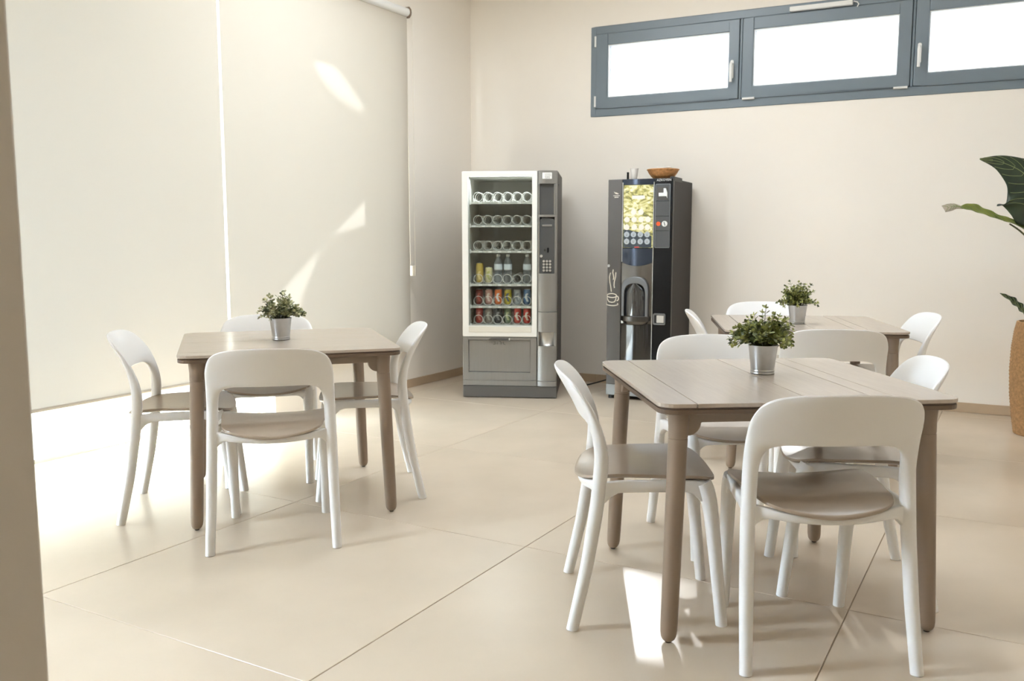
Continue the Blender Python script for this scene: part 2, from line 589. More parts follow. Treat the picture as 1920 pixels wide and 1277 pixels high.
# ------------------------------------------------------------------ glazing behind the blinds
win2 = thing('window_2', None, None, (-4.6, 0, 0))
win2['kind'] = 'structure'
mb = MB()
mb.box(-.03, .03, OY0 - .2, 6.6, -.004, .02); mb.box(-.03, .03, OY0 - .2, 6.6, 2.95, 3.03)
for y in (OY0 - .2, 6.55):
    mb.box(-.03, .03, y, y + .05, .02, 2.95)
mb.build('frame', M['alu_white'], win2, 0, .003)
MB().box(-.004, .004, OY0 - .15, 6.55, .02, 2.95).build('pane', M['glass'], win2, 0)

# ------------------------------------------------------------------ outside: ground, plus unseen pieces added to shade the glazing
tagit(MB().box(-40, 40, -30, 60, -.2, -.1).build('ground_terrace', M['ground'], smooth=0), kind='structure')
# added canopy edge and screen top, shaped to leave a sun wedge on blind
def sunward(y, z, x=None, h=None):
    k = (h - z) / -sun_dir.z if h is not None else (x + 4.215) / -sun_dir.x
    return (-4.215 - sun_dir.x * k, y - sun_dir.y * k, z - sun_dir.z * k)
LENS = [(4.619, 2.570), (4.761, 2.493), (5.002, 2.329), (5.273, 2.107), (5.176, 2.096), (4.923, 2.169), (4.753, 2.281), (4.654, 2.432)]
ca, cb = sunward(5.313, 1.555, h=3.3), sunward(4.272, .816, h=3.3)
def cany(x):
    return ca[1] + (x - ca[0]) * (cb[1] - ca[1]) / (cb[0] - ca[0])
# thin unseen sheet, its lens-shaped hole cut to brighten the upper blind
outer = [(-4.42, 1.0), (-4.42, cany(-4.42)), (-13.0, cany(-13.0)), (-13.0, 1.0)]
hole = [sunward(y, z, h=3.3)[:2] for y, z in LENS]
bm = bmesh.new()
for loop in (outer, hole):
    vs_ = [bm.verts.new((x, y, 3.3)) for x, y in loop]
    for i in range(len(vs_)):
        bm.edges.new((vs_[i], vs_[(i + 1) % len(vs_)]))
bmesh.ops.triangle_fill(bm, use_beauty=True, use_dissolve=False, edges=bm.edges[:])
ex = bmesh.ops.extrude_face_region(bm, geom=bm.faces[:])
for v_ in ex['geom']:
    if isinstance(v_, bmesh.types.BMVert):
        v_.co.z += .015
mb = MB()
mb.v = [tuple(v_.co) for v_ in bm.verts]
bm.verts.index_update()
mb.f = [tuple(v_.index for v_ in f_.verts) for f_ in bm.faces]
bm.free()
tagit(mb.build('added_shade_sheet', M['render'], smooth=0), kind='structure')
tagit(MB().box(-10.3, -10.0, 1.0, 14.0, -.1, 6.0).build('added_sky_blocker', M['ground'], smooth=0), kind='structure')  # added out of view to cut the skylight reaching the blinds
sc2 = [sunward(y, z, x=-5.4)[1:] for y, z in ((5.306, 1.319), (4.83, 1.231), (4.571, .798), (4.35, .42))]
mb = MB().prism([(sc2[0][0] + .3, -.1), (sc2[0][0] + .3, sc2[0][1] + .06)] + sc2 + [(sc2[3][0], -.1)], -5.44, -5.40, 'x')
tagit(mb.build('added_sun_screen', M['render'], smooth=0), kind='structure')  # unseen screen added to cast the shade below the sun wedge

# ------------------------------------------------------------------ roller blinds
XB = -4.215
def blind(y0, y1, label, bracket, chain):
    r = thing('roller_blind', label, 'blind', (XB, y0, 0.362), 0, 'roller blinds on the left wall')
    w = y1 - y0
    rows = []
    for i in range(13):
        z = 2.56 * i / 12
        rows.append([(0.0015 * math.sin(j * .8 + y0) * math.sin(i * .25), w * j / 24, z) for j in range(25)])
    MB().grid(rows).build('fabric', M['blind'], r)
    MB().tube([(.002, 0.004, 2.562), (.002, w - .004, 2.562)], .032, 20).build('roller_tube', M['alu_white'], r)
    MB().prism(rrect(-.008, .008, -.02, .012, .006), .003, w - .003, 'y').build('bottom_bar', M['blind'], r) if False else \
        MB().tube([(0, .003, -.004), (0, w - .003, -.004)], .009, 10).build('bottom_bar', M['blind'], r)
    if bracket:
        mb = MB()
        mb.prism([(-.05, 2.52), (.02, 2.52), (.036, 2.54), (.04, 2.562), (.036, 2.585), (.02, 2.605), (-.05, 2.605)], w + .002, w + .012, 'y')
        mb.build('bracket', M['bracket'], r, 0, .002)
        mb = MB().tube([(.002, w + .012, 2.562), (.002, w + .03, 2.562)], .03, 20)
        mb.build('end_cap', M['white_pl'], r, bevel=.003)
    if chain:
        c = MB()
        yy = w + .026
        c.tube([(.03, yy, 2.54), (.03, yy + .002, 2.0), (.03, yy + .004, .62)], .0022, 6)
        c.tube([(-.022, yy, 2.54), (-.022, yy + .002, 2.0), (-.018, yy + .004, .62)], .0022, 6)
        ch = c.build('pull_chain', M['chain'], r)
        MB().box(-.024, .036, yy - .004, yy + .012, .545, .625).build('chain_weight', M['chain'], ch, 0, .004)
blind(1.25, 3.867, 'cream roller blind lowered over glazing left of the bright vertical slit', False, False)
blind(3.888, 5.752, 'cream roller blind with sunlit triangle, nearest the vending machines', True, True)

# ------------------------------------------------------------------ chairs
SEC = [  # outer x, outer z, inner x, inner z, half thickness, squareness
    (-.2580, .000, -.2220, .000, .0185, 2.0), (-.2535, .200, -.2135, .200, .0205, 2.0), (-.2490, .400, -.2070, .400, .0220, 2.0),
    (-.2455, .520, -.2015, .520, .0220, 2.0), (-.2435, .600, -.1990, .578, .0195, 2.1), (-.2420, .660, -.1930, .612, .0160, 2.3),
    (-.2380, .715, -.1800, .632, .0125, 2.6), (-.2190, .762, -.1600, .641, .0100, 3.0), (-.1820, .787, -.1350, .645, .0085, 3.2),
    (-.1300, .798, -.1030, .646, .0075, 3.4), (-.0650, .802, -.0540, .646, .0072, 3.4), (0, .803, 0, .646, .0070, 3.4)]
SEC = SEC + [(-a, b, -c, d, t, n) for a, b, c, d, t, n in reversed(SEC[:-1])]
PY = [(0, 0), (.2, .044), (.4, .075), (.52, .086), (.58, .086), (.64, .075), (.70, .050), (.76, .014), (.82, -.022)]
def smooth_py(z):
    return sum(interp(PY, z + d) for d in (-.03, -.015, 0, .015, .03)) / 5 if z > .05 else interp(PY, z)
def back_y(x, z):
    return smooth_py(z) - .046 * smoothstep(.52, .66, z) * (1 - min(1, (x / .24) ** 2))
def arch_ring(s, n=22):
    ox, oz, ix, iz, th, sq = s
    cx, cz, ax, az = (ox + ix) / 2, (oz + iz) / 2, (ox - ix) / 2, (oz - iz) / 2
    out = []
    for j in range(n):
        ph = 2 * PI * j / n
        c, sn = math.cos(ph), math.sin(ph)
        w = math.copysign(abs(c) ** (2 / sq), c)
        t = math.copysign(abs(sn) ** (2 / sq), sn) * th
        x, z = cx + ax * w, cz + az * w
        e = .004
        nx = -(back_y(x + e, z) - back_y(x - e, z)) / (2 * e)
        nz = -(back_y(x, z + e) - back_y(x, z - e)) / (2 * e)
        N = Vector((nx, 1, nz)).normalized()
        out.append((x + N.x * t, back_y(x, z) + N.y * t, z + N.z * t))
    return out
secs = catmull(SEC, 6)
i0 = next(i for i, s in enumerate(secs) if s[1] > .44)
rings = [arch_ring(s) for s in secs]

def seat_outline(k=8):
    P = [(0, .012), (.10, .024), (.165, .052), (.192, .095), (.199, .15), (.210, .24), (.217, .32), (.214, .375), (.194, .420), (.15, .443), (.08, .457), (0, .461)]
    P = P + [(-x, y) for x, y in reversed(P[1:-1])]
    return catmull(P, k, True)
def seat_z(x, y):
    z = .4885 - .010 * (1 - min(1, (x / .21) ** 2)) * smoothstep(.02, .2, y)
    z -= .040 * max(0, min(1, (.17 - y) / .16)) ** 1.8 * (1 - .5 * min(1, (x / .2) ** 2))
    z -= .024 * smoothstep(.36, .47, y) * (1 - .45 * min(1, (x / .2) ** 2))
    return z

def make_chair():
    r = thing('dining_chair', 'x', 'chair')
    legm = rings[:i0 + 1]
    for side, rr in ((0, legm), (1, list(reversed(rings))[:i0 + 1])):
        lg = MB().loops(rr).build('leg', M['chair'], r)
        p = rr[0]
        c = Vector((sum(q[0] for q in p) / len(p), sum(q[1] for q in p) / len(p), 0))
        MB().lathe([(.0175, .0), (.0175, .004)], 16, (c.x, c.y, -.0005)).build('glide', M['glide'], lg)
    MB().loops(rings[i0:len(rings) - i0]).build('backrest', M['chair'], r)
    # front legs
    for sx in (-1, 1):
        pts = [(sx * .1925, .472, 0), (sx * .1935, .452, .18), (sx * .195, .430, .36), (sx * .195, .415, .43), (sx * .193, .402, .462)]
        rad = [.0185, .0205, .0235, .0262, .0265]
        lg = MB().tube(catmull(pts, 4), [interp(list(zip([0, .18, .36, .43, .47], rad)), q[2]) for q in catmull(pts, 4)], 18).build('leg', M['chair'], r)
        MB().lathe([(.0175, 0), (.0175, .004)], 16, (sx * .1925, .472, -.0005)).build('glide', M['glide'], lg)
    # seat frame ring
    P = [(-.224, .086), (-.20, .075), (-.13, .048), (-.06, .036), (0, .033), (.06, .036), (.13, .048), (.20, .075), (.224, .086),
         (.222, .16), (.214, .27), (.204, .37), (.195, .408), (.16, .424), (.10, .434), (0, .439), (-.10, .434), (-.16, .424), (-.195, .408), (-.204, .37), (-.214, .27), (-.222, .16)]
    path = catmull(P, 4, True)
    legs = [(-.226, .082), (.226, .082), (-.195, .41), (.195, .41)]
    sec = []
    n = len(path)
    for i, (x, y) in enumerate(path):
        tx, ty = path[(i + 1) % n][0] - path[i - 1][0], path[(i + 1) % n][1] - path[i - 1][1]
        l = math.hypot(tx, ty); nx, ny = ty / l, -tx / l
        d = min(math.hypot(x - a, y - b) for a, b in legs)
        drop = .032 * math.exp(-(max(0, d - .018) / .018) ** 1.4)
        zb = .437 - drop - (.014 * (1 - min(1, (x / .2) ** 2)) if y < .09 else 0)
        zt = max(zb + .012, seat_z(x * .98, y) - .0155)
        w = .0105
        sec.append([(x + nx * (w - .003), y + ny * (w - .003), zb), (x + nx * w, y + ny * w, zb + .004), (x + nx * w, y + ny * w, zt - .003), (x + nx * (w - .003), y + ny * (w - .003), zt),
                    (x - nx * (w - .003), y - ny * (w - .003), zt), (x - nx * w, y - ny * w, zt - .003), (x - nx * w, y - ny * w, zb + .004), (x - nx * (w - .003), y - ny * (w - .003), zb)])
    sec.append(sec[0])
    MB().loops(sec, True, False).build('seat_frame', M['chair'], r, 50)
    # taupe seat pad
    O = seat_outline(5)
    n = len(O); cx, cy = 0, .25
    vs, fs = [], []
    scales = [1.0, .992, .96, .88, .76, .6, .4, .2]
    for k, s_ in enumerate(scales):
        for (x, y) in O:
            X, Y = cx + (x - cx) * s_, cy + (y - cy) * s_
            dz = -.0035 if k == 0 else 0
            vs.append((X, Y, seat_z(X, Y) + dz))
    for k in range(len(scales) - 1):
        for j in range(n):
            jj = (j + 1) % n
            fs.append((k * n + j, k * n + jj, (k + 1) * n + jj, (k + 1) * n + j))
    vs.append((cx, cy, seat_z(cx, cy))); ci = len(vs) - 1
    k = len(scales) - 1
    for j in range(n):
        fs.append((k * n + j, k * n + (j + 1) % n, ci))
    b0 = len(vs)
    for (x, y) in O:
        vs.append((x, y, seat_z(x, y) - .0085))
    for (x, y) in O:
        X, Y = cx + (x - cx) * .97, cy + (y - cy) * .97
        vs.append((X, Y, seat_z(X, Y) - .0122))
    for j in range(n):
        jj = (j + 1) % n
        fs.append((j, b0 + j, b0 + jj, jj))
        fs.append((b0 + j, b0 + n + j, b0 + n + jj, b0 + jj))
    fs.append(tuple(b0 + n + j for j in range(n)))
    MB().add(vs, fs).build('seat', M['seat'], r, 50)
    return r

CH = [
    (-3.432, 2.551, 41.5, 'white chair seen side-on at left end of the table by the blinds', 'chairs around the table by the blinds'),
    (-2.469, 2.457, 131, 'white chair with its back to us at the table by the blinds', 'chairs around the table by the blinds'),
    (-3.49, 3.47, -46, 'white chair between the blinds and the left-hand table, facing us', 'chairs around the table by the blinds'),
    (-2.547, 3.506, 222.5, 'white chair in front of snack machine, facing left to its table', 'chairs around the table by the blinds'),
    (-1.269, 2.62, 27.5, 'white chair seen side-on at left of the large front table', 'chairs around the front table'),
    (-.40, 2.505, 119.8, 'closest white chair, its back to us, with dark seat', 'chairs around the front table'),
    (-1.134, 3.67, -54, 'white chair facing us across the front table, before the coffee machine', 'chairs around the front table'),
    (-.274, 3.342, 200, 'white chair facing left at right side of the front table', 'chairs around the front table'),
    (-.722, 4.262, 112, 'white chair with its back to us at the table near the back wall', 'chairs around the rear table'),
    (-.447, 5.337, 202, 'white chair facing left at right end of the rear table', 'chairs around the rear table'),
    (-1.425, 5.735, -68, 'white chair facing us between rear table and back wall', 'chairs around the rear table'),
    (-1.605, 4.915, 20, 'white chair facing right between coffee machine and rear table', 'chairs around the rear table'),
]
chair0 = make_chair()
for i, (x, y, a, lab, grp) in enumerate(CH):
    c = chair0 if i == 0 else copy_tree(chair0)
    c.location = (x, y, 0)
    c.rotation_euler = (0, 0, math.radians(a - 90))
    c['label'] = lab; c['group'] = grp

# ------------------------------------------------------------------ tables
HS = .46
def make_table():
    r = thing('dining_table', 'x', 'table')
    O = rrect(-HS, HS, -HS, HS, .05, 6)
    cuts = [-HS, -.352, .004, .208, .275, HS]
    def clip(poly, a, b):
        def half(P, f, inside):
            out = []
            for i in range(len(P)):
                p, q = P[i], P[(i + 1) % len(P)]
                ip, iq = inside(p), inside(q)
                if ip: out.append(p)
                if ip != iq:
                    t = (f - p[0]) / (q[0] - p[0])
                    out.append((f, p[1] + (q[1] - p[1]) * t))
            return out
        P = half(poly, a, lambda p: p[0] >= a)
        return half(P, b, lambda p: p[0] <= b)
    for a, b in zip(cuts, cuts[1:]):
        g0 = .0017 if a > -HS else 0
        g1 = .0017 if b < HS else 0
        MB().prism(clip(O, a + g0, b - g1), .728, .740).build('board', M['ttop'], r, 0, .0012, 1)
    sc = lambda P, k: [(x * k, y * k) for x, y in P]
    MB().prism(sc(O, .985), .722, .7283).build('spacer', M['tedge'], r, 0)
    MB().prism(sc(O, .997), .708, .7225).build('under_tray', M['tedge'], r, 0, .002)
    # apron with curved ends
    ap = MB()
    for k in range(4):
        R = Matrix.Rotation(k * PI / 2, 3, 'Z')
        prof = [(-.385, .708), (.385, .708)]
        low = []
        for i in range(9):
            t = i / 8 * PI / 2
            low.append((.355 - .035 * (1 - math.cos(t)) if False else .36 - .04 * math.sin(t), .632 + .04 * (1 - math.cos(t))))
        lowL = [(-x, z) for x, z in reversed(low)]
        poly = [(.385, .708), (-.385, .708), (-.385, .632)] + [(-x, z) for x, z in low] + list(reversed(low)) + [(.385, .632)]
        m2 = MB().prism(poly, -.398, -.374, 'y')
        ap.add([tuple(R @ Vector(v)) for v in m2.v], m2.f)
    ap.build('apron', M['tleg'], r, 0, .003)
    for sx in (-1, 1):
        for sy in (-1, 1):
            top = Vector((sx * .386, sy * .386, 0)); bot = Vector((sx * .410, sy * .410, 0))
            P = []; R_ = []
            for z, rr in ((.708, .0335), (.66, .030), (.628, .0290), (.6265, .0278), (.625, .0278), (.6235, .0290), (.4, .0280), (.2, .0268), (.06, .0258), (.035, .0252), (.02, .0232), (.011, .0190), (.006, .0135)):
                q = bot.lerp(top, min(1, z / .66))
                P.append((q.x, q.y, z)); R_.append(rr)
            lg = MB()
            lg.loops([[(p[0] + q * math.cos(2 * PI * j / 24), p[1] + q * math.sin(2 * PI * j / 24), p[2]) for j in range(24)] for p, q in zip(P, R_)])
            l_ = lg.build('leg', M['tleg'], r)
            MB().lathe([(.009, 0), (.010, .0065)], 14, (bot.x, bot.y, 0)).build('foot_cap', M['tfoot'], l_)
    return r
TB = [(-.766, 3.042, 35.0, 'taupe square table nearest us, its pale top scored by long grooves'),
      (-2.965, 3.064, 47.8, 'taupe square table beside the cream roller blinds'),
      (-1.059, 5.116, 22.0, 'taupe table furthest back, right of the coffee machine')]
t0 = make_table()
for i, tb in enumerate(TB):
    t = t0 if i == 0 else copy_tree(t0)
    t.location = (tb[0], tb[1], 0)
    t.rotation_euler = (0, 0, math.radians(tb[2] + (90 if i == 1 else 0)))
    t['label'] = tb[3]; t['group'] = 'square dining tables'

# ------------------------------------------------------------------ small pots on the tables
def leaf_at(mb, p, d, up, L, W):
    d = d.normalized(); s = d.cross(up)
    if s.length < 1e-4: s = d.cross(Vector((1, 0, 0)))
    s.normalize(); n = s.cross(d)
    a = p; b = p + d * L * .35 + s * W * .5 + n * L * .05; c = p + d * L * .75 + s * W * .42 + n * L * .02
    e = p + d * L - n * L * .06; f = p + d * L * .75 - s * W * .42 + n * L * .02; g = p + d * L * .35 - s * W * .5 + n * L * .05
    m = p + d * L * .5 - n * L * .08
    mb.add([a, b, c, e, f, g, m], [(0, 1, 6), (1, 2, 6), (2, 3, 6), (3, 4, 6), (4, 5, 6), (5, 0, 6)])
def pot(loc, label, seed, leafm, spread, height, L0):
    rg = random.Random(seed)
    r = thing('potted_plant', label, 'plant', loc, rg.random() * 6, 'zinc pots on the dining tables')
    prof = [(.0385, 0), (.0405, .001), (.0412, .004), (.0400, .0075), (.0412, .011), (.0412, .014), (.0400, .0165), (.0405, .02), (.0500, .099), (.0512, .100), (.0512, .102), (.0496, .102), (.048, .098), (.0402, .03)]
    MB().lathe(prof, 40).build('pot', M['zinc'], r, 30)
    MB().lathe([(.046, .080), (.030, .090), (.001, .092)], 20, caps=False).build('soil', M['soil'], r)
    lv, st = MB(), MB()
    for i in range(86):
        az = rg.random() * 2 * PI
        el = math.asin(rg.uniform(.02, 1.0) ** .8)
        ln = rg.uniform(.70, 1.16)
        tip = Vector((math.cos(az) * math.cos(el) * spread * ln, math.sin(az) * math.cos(el) * spread * ln, .098 + math.sin(el) * height * ln * rg.uniform(.8, 1.12) - .006))
        base = Vector((math.cos(az) * .022 * rg.random(), math.sin(az) * .022 * rg.random(), .088))
        ctrl = base.lerp(tip, .5) + Vector((0, 0, .035 * math.cos(el)))
        P = []
        for k in range(8):
            t = k / 7
            P.append(base * (1 - t) ** 2 + ctrl * 2 * t * (1 - t) + tip * t * t)
        st.tube(P, .0009, 4)
        for k in range(2, 8):
            d = (P[k] - P[k - 1]).normalized()
            side = d.cross(Vector((rg.uniform(-1, 1), rg.uniform(-1, 1), rg.uniform(-1, 1)))).normalized()
            for sg in (-1, 1):
                dr = (d * .55 + side * sg + Vector((0, 0, .25))).normalized()
                L = L0 * rg.uniform(.7, 1.25) * (1.0 if k < 7 else .8)
                leaf_at(lv, P[k], dr, Vector((rg.uniform(-.5, .5), rg.uniform(-.5, .5), 1)), L, L * rg.uniform(.62, .85))
        leaf_at(lv, P[-1], (P[-1] - P[-2]), Vector((rg.uniform(-1, 1), 1, .5)), L0 * .8, L0 * .55)
    s_ = st.build('stems', M['stem'], r, fix=False)
    s_['kind'] = 'stuff'
    f_ = lv.build('foliage', leafm, r, 60, fix=False)
    f_['kind'] = 'stuff'
pot((-.775, 3.135, .7402), 'bushy green plant in zinc pot on the front table', 3, M['leaf'], .102, .116, .0205)
pot((-2.995, 3.065, .7402), 'pale grey-green plant in zinc pot on the table by the blinds', 11, M['leafg'], .104, .118, .0175)
pot((-1.068, 5.055, .7402), 'green plant in zinc pot on the rear table near the back wall', 21, M['leaf'], .098, .126, .0175)

# ------------------------------------------------------------------ snack vending machine
V1 = thing('snack_vending_machine', 'grey and white snack vending machine with glass front in the corner', 'vending machine', (-3.65, 5.637, 0), math.radians(24.2))
VW, VH, VD = .714, 1.70, .74
cab = MB()
cab.box(.004, .03, .05, VD, .02, VH - .004)          # left side
cab.box(VW - .03, VW, .05, VD, .02, VH - .004)       # right side
cab.box(.03, VW - .03, .05, VD, VH - .03, VH - .004)
cab.box(.03, VW - .03, VD - .03, VD, .02, VH - .03)
cab.box(.03, VW - .03, .05, VD - .03, .02, .10)
cab.build('cabinet', M['vside'], V1, 0, .003)
lin_ = MB()
lin_.box(.03, .05, .06, .60, .46, VH - .035); lin_.box(.535, .555, .06, .60, .46, VH - .035)
lin_.box(.03, .555, .60, .62, .46, VH - .035); lin_.box(.03, .555, .06, .60, .44, .462); lin_.box(.03, .555, .06, .60, VH - .045, VH - .031)
lin_.build('inner_lining', M['vin'], V1, 0)
# white door frame and glass
fx0, fx1, fz0, fz1 = .001, .5635, .467, 1.698
fr = MB()
o_ = rrect(fx0, fx1, fz0, fz1, .008, 3); i_ = rrect(.047, .525, .548, 1.66, .006, 3)
fr.ring(o_, i_, 0, .05, 'y')
door = fr.build('door_frame', M['vwhite'], V1, 30, .004)
MB().box(.045, .527, .024, .030, .546, 1.662).build('glass_pane', M['vglass'], door, 0)
MB().box(.049, .523, .012, .03, .503 + .047, .503 + .049).build('sill_lip', M['vsill'], door, 0)
MB().box(.049, .522, -.004, .004, .504, .546).build('sill_panel', M['vsill'], door, 0, .002)
# lower part
lo = MB()
lo.box(.001, .044, .004, .05, .137, .462); lo.box(.516, .561, .004, .05, .137, .462)
lo.box(.044, .516, .004, .05, .442, .462); lo.box(.044, .516, .004, .05, .137, .197)
lo.build('lower_frame', M['vgrey'], V1, 0, .003)
flap = MB().box(.0455, .5145, .012, .045, .199, .4405).build('delivery_flap', M['vgrey'], V1, 0, .003)
MB().prism([(.195, .446), (.215, .4575), (.35, .4575), (.365, .446), (.35, .4415), (.21, .4415)], -.006, .02, 'y').build('flap_handle', M['vdark'], flap, 0, .002)
MB().box(.352, .362, -.008, .0, .442, .4585).build('flap_catch', M['silver'], flap, 0, .002)
# moulded mark on the flap, too worn to read: four short raised strokes
mk = MB()
mk.tube([(.232, .0115, .4085), (.246, .0115, .4085), (.246, .0115, .430)], .0018, 6)
mk.tube([(.262, .0115, .408), (.262, .0115, .430)], .0018, 6)
mk.tube([(.276, .0115, .429), (.286, .0115, .431), (.291, .0115, .424), (.291, .0115, .408)], .0018, 6)
mk.tube([(.306, .0115, .427), (.310, .0115, .412), (.324, .0115, .407)], .0018, 6)
mk.build('moulded_mark', M['vdark'], flap)
MB().box(.001, .563, .006, .05, .094, .135).build('kick_rail', M['vgrey'], V1, 0, .003)
MB().box(.001, VW - .001, .004, .06, .006, .092).build('plinth', M['vplinth'], V1, 0, .003)
for fx in (.03, VW - .03):
    for fy in (.08, VD - .08):
        MB().lathe([(.02, 0), (.02, .022)], 14, (fx, fy, 0)).build('foot', M['foot'], V1)
# right-hand column, slightly rounded
def colprof(x):
    t = (x - .567) / (.711 - .567)
    return .006 - .020 * math.sin(PI * t) ** .7
def column(z0, z1, name, m, parent):
    xs = [.567 + .144 * i / 18 for i in range(19)]
    poly = [(x, colprof(x)) for x in xs] + [(.711, .05), (.567, .05)]
    return MB().prism(poly, z0, z1).build(name, m, parent, 30, .0015, 1)
column(1.604, 1.699, 'column_top', M['vgrey'], V1)
column(1.362, 1.378, 'column_band', M['vgrey'], V1)
column(.660, .945, 'column_cover', M['vgrey'], V1)
column(.507, .657, 'column_cover', M['vgrey'], V1)
column(.136, .401, 'column_cover', M['vgrey'], V1)
column(.095, .133, 'column_cover', M['vgrey'], V1)
def sidebars(z0, z1):
    b = MB()
    b.box(.567, .581, .000, .05, z0, z1); b.box(.692, .711, .000, .05, z0, z1)
    b.build('column_rail', M['vgrey'], V1, 0, .003)
sidebars(1.378, 1.604); sidebars(.945, 1.362); sidebars(.401, .507)
MB().box(.581, .692, .012, .05, 1.378, 1.604).build('display_panel', M['panel'], V1, 0)
MB().box(.687, .691, -.004, .012, 1.38, 1.60).build('chrome_strip', M['silver'], V1, 0)
arch = [(.582, .945), (.691, .945), (.691, 1.335), (.684, 1.345), (.66, 1.354), (.6365, 1.357), (.613, 1.354), (.589, 1.345), (.582, 1.335)]
pay = MB().prism(arch, .004, .05, 'y').build('payment_panel', M['panel'], V1, 0, .002)
MB().box(.600, .672, -.001, .005, 1.292, 1.305).build('label_strip', M['vgrey'], pay, 0, .001)
MB().box(.640, .648, -.004, .005, 1.10, 1.135).build('coin_slot', M['black'], pay, 0, .001)
MB().tube([(.621, .004, 1.118), (.621, -.006, 1.118)], .008, 14).build('reject_button', M['blackm'], pay)
lk = MB().tube([(.594, .004, 1.074), (.594, -.008, 1.074)], .0105, 16).build('lock', M['silver'], pay)
kme = MB().tube([(0, .004, 0), (0, -.006, 0)], .0088, 14).mesh('key', M['silver'], 40)
for a in range(3):
    for b in range(4):
        k = put('key', kme, pay)
        k.location = (.613 + .0235 * a, 0, 1.036 - .0228 * b)
cup = MB()
cup.box(.583, .691, .045, .05, .401, .507)
cup.build('coin_return', M['vdark'], V1, 0)
MB().grid([[(.584 + .106 * j / 12, .042 - .03 * math.sin(PI * j / 12) * i / 6, .403 + .10 * (1 - i / 6) ** 1.5) for j in range(13)] for i in range(7)]).build('coin_scoop', M['silver'], V1)
stk = MB().box(.601, .671, -.016, -.012, 1.638, 1.684).build('sticker', M['tag'], V1, 0)
ln = MB()
for x0, x1, z in ((.620, .664, 1.672), (.620, .664, 1.661), (.620, .658, 1.652), (.620, .660, 1.644)):
    n_ = 7
    for q in range(n_):
        a = x0 + (x1 - x0) * q / n_
        ln.box(a, a + (x1 - x0) / n_ * .72, -.0166, -.016, z - .0018, z + .0018)
ln.build('sticker_print', M['ink'], stk, 0)['kind'] = 'stuff'
sc_ = MB()
for z in (1.60, 1.18, 1.10, .86, .55, .30):
    sc_.tube([(VW, .09, z), (VW + .006, .09, z)], .006, 8)
sc_.build('side_screws', M['vdark'], V1)
# trays, spirals, tags
TZ = [1.475, 1.303, 1.112, .862, .696, .553]
CX = [.113 + .0733 * k for k in range(6)]
def coil():
    pts = []
    R, pitch, turns = .034, .11, 4
    for t in range(turns):
        for k in range(25):
            a = math.radians(-78 + 336 * k / 24)
            pts.append((R * math.cos(a), pitch * t, .0385 + R * math.sin(a)))
        pts.append((0, pitch * (t + .5), .0045))
    return MB().tube(pts, .0019, 5).mesh('spiral', M['wire'], 60)
cme = coil()
tme = MB().box(-.013, .013, 0, .002, -.006, .006).mesh('price_tag', M['tag'], 0)
for ri, tz in enumerate(TZ):
    tr = MB()
    tr.box(.052, .533, .055, .58, tz - .004, tz)
    tr.box(.052, .533, .050, .055, tz - .016, tz)
    for k in range(7):
        x = CX[0] - .0366 + .0733 * k
        tr.box(x - .0006, x + .0006, .07, .58, tz, tz + .028)
    tray = tr.build('tray', M['vin'], V1, 0)
    br = MB().box(.053, .062, .046, .05, tz - .02, tz + .012).build('tray_clip', M['tag'], tray, 0, .001)
    for k in range(6):
        s = put('spiral', cme, tray); s.location = (CX[k], .068, tz)
        if ri == 0 and k not in (0, 2, 4):
            continue
        if ri == 5:
            continue
        t_ = put('price_tag', tme, tray)
        t_.location = (CX[k] + (.018 if ri != 1 else -.03), .0475, tz - .008)

# small fill light added inside the machine to brighten its shelves
vl = bpy.data.lights.new('added_display_fill', 'AREA')
vl.shape = 'RECTANGLE'; vl.size = .44; vl.size_y = .03; vl.energy = 2.0; vl.color = (.95, .98, 1)
vlo = bpy.data.objects.new('added_display_fill', vl)
COL.objects.link(vlo); vlo.parent = V1
vlo.location = (.285, .07, 1.645); vlo.rotation_euler = (math.radians(-25), 0, 0)
# drinks standing in the machine
V1M = Matrix.Translation((-3.65, 5.637, 0)) @ Matrix.Rotation(math.radians(24.2), 4, 'Z')
can_me = MB().lathe([(.020, 0), (.0235, .003), (.0285, .010), (.0285, .102), (.0255, .112), (.0245, .1135)], 24).mesh('body', None, 40)
slim_me = MB().lathe([(.020, 0), (.0235, .003), (.0285, .010), (.0285, .132), (.0250, .145), (.0245, .1465)], 24).mesh('body', None, 40)
lid_me = MB().lathe([(.0225, 0), (.0258, .001), (.0262, .0028), (.0250, .0034), (.0240, .0012), (.001, .001)], 24).mesh('lid', M['canlid'], 40)
swirl_pts = [(-.020, .021), (-.012, .040), (.0, .052), (.010, .062), (.004, .078), (-.010, .088)]
def swirl_mesh(h):
    rows = []
    for q_ in range(15):
        z = .022 + .0046 * q_
        w = .019 - .006 * math.sin(PI * q_ / 14 * 2.2) ** 2
        if q_ in (0, 14):
            w = .006
        row = []
        for j in range(7):
            a = -PI / 2 + (j / 3 - 1) * (w / .0285) * .55 + .25 * math.sin(z * 80)
            row.append((.0289 * math.cos(a), .0289 * math.sin(a), z))
        rows.append(row)
    return MB().grid(rows).mesh('print_band', None, 60)
swirl_me = swirl_mesh(0)
cmats = {}
def cm(c):
    if c not in cmats:
        cmats[c] = mat('can_paint_%d' % len(cmats), c, 0.3, 0.35)
    return cmats[c]
def oset(o, m):
    if len(o.material_slots) == 0:
        o.data.materials.append(m)
    o.material_slots[0].link = 'OBJECT'
    o.material_slots[0].material = m
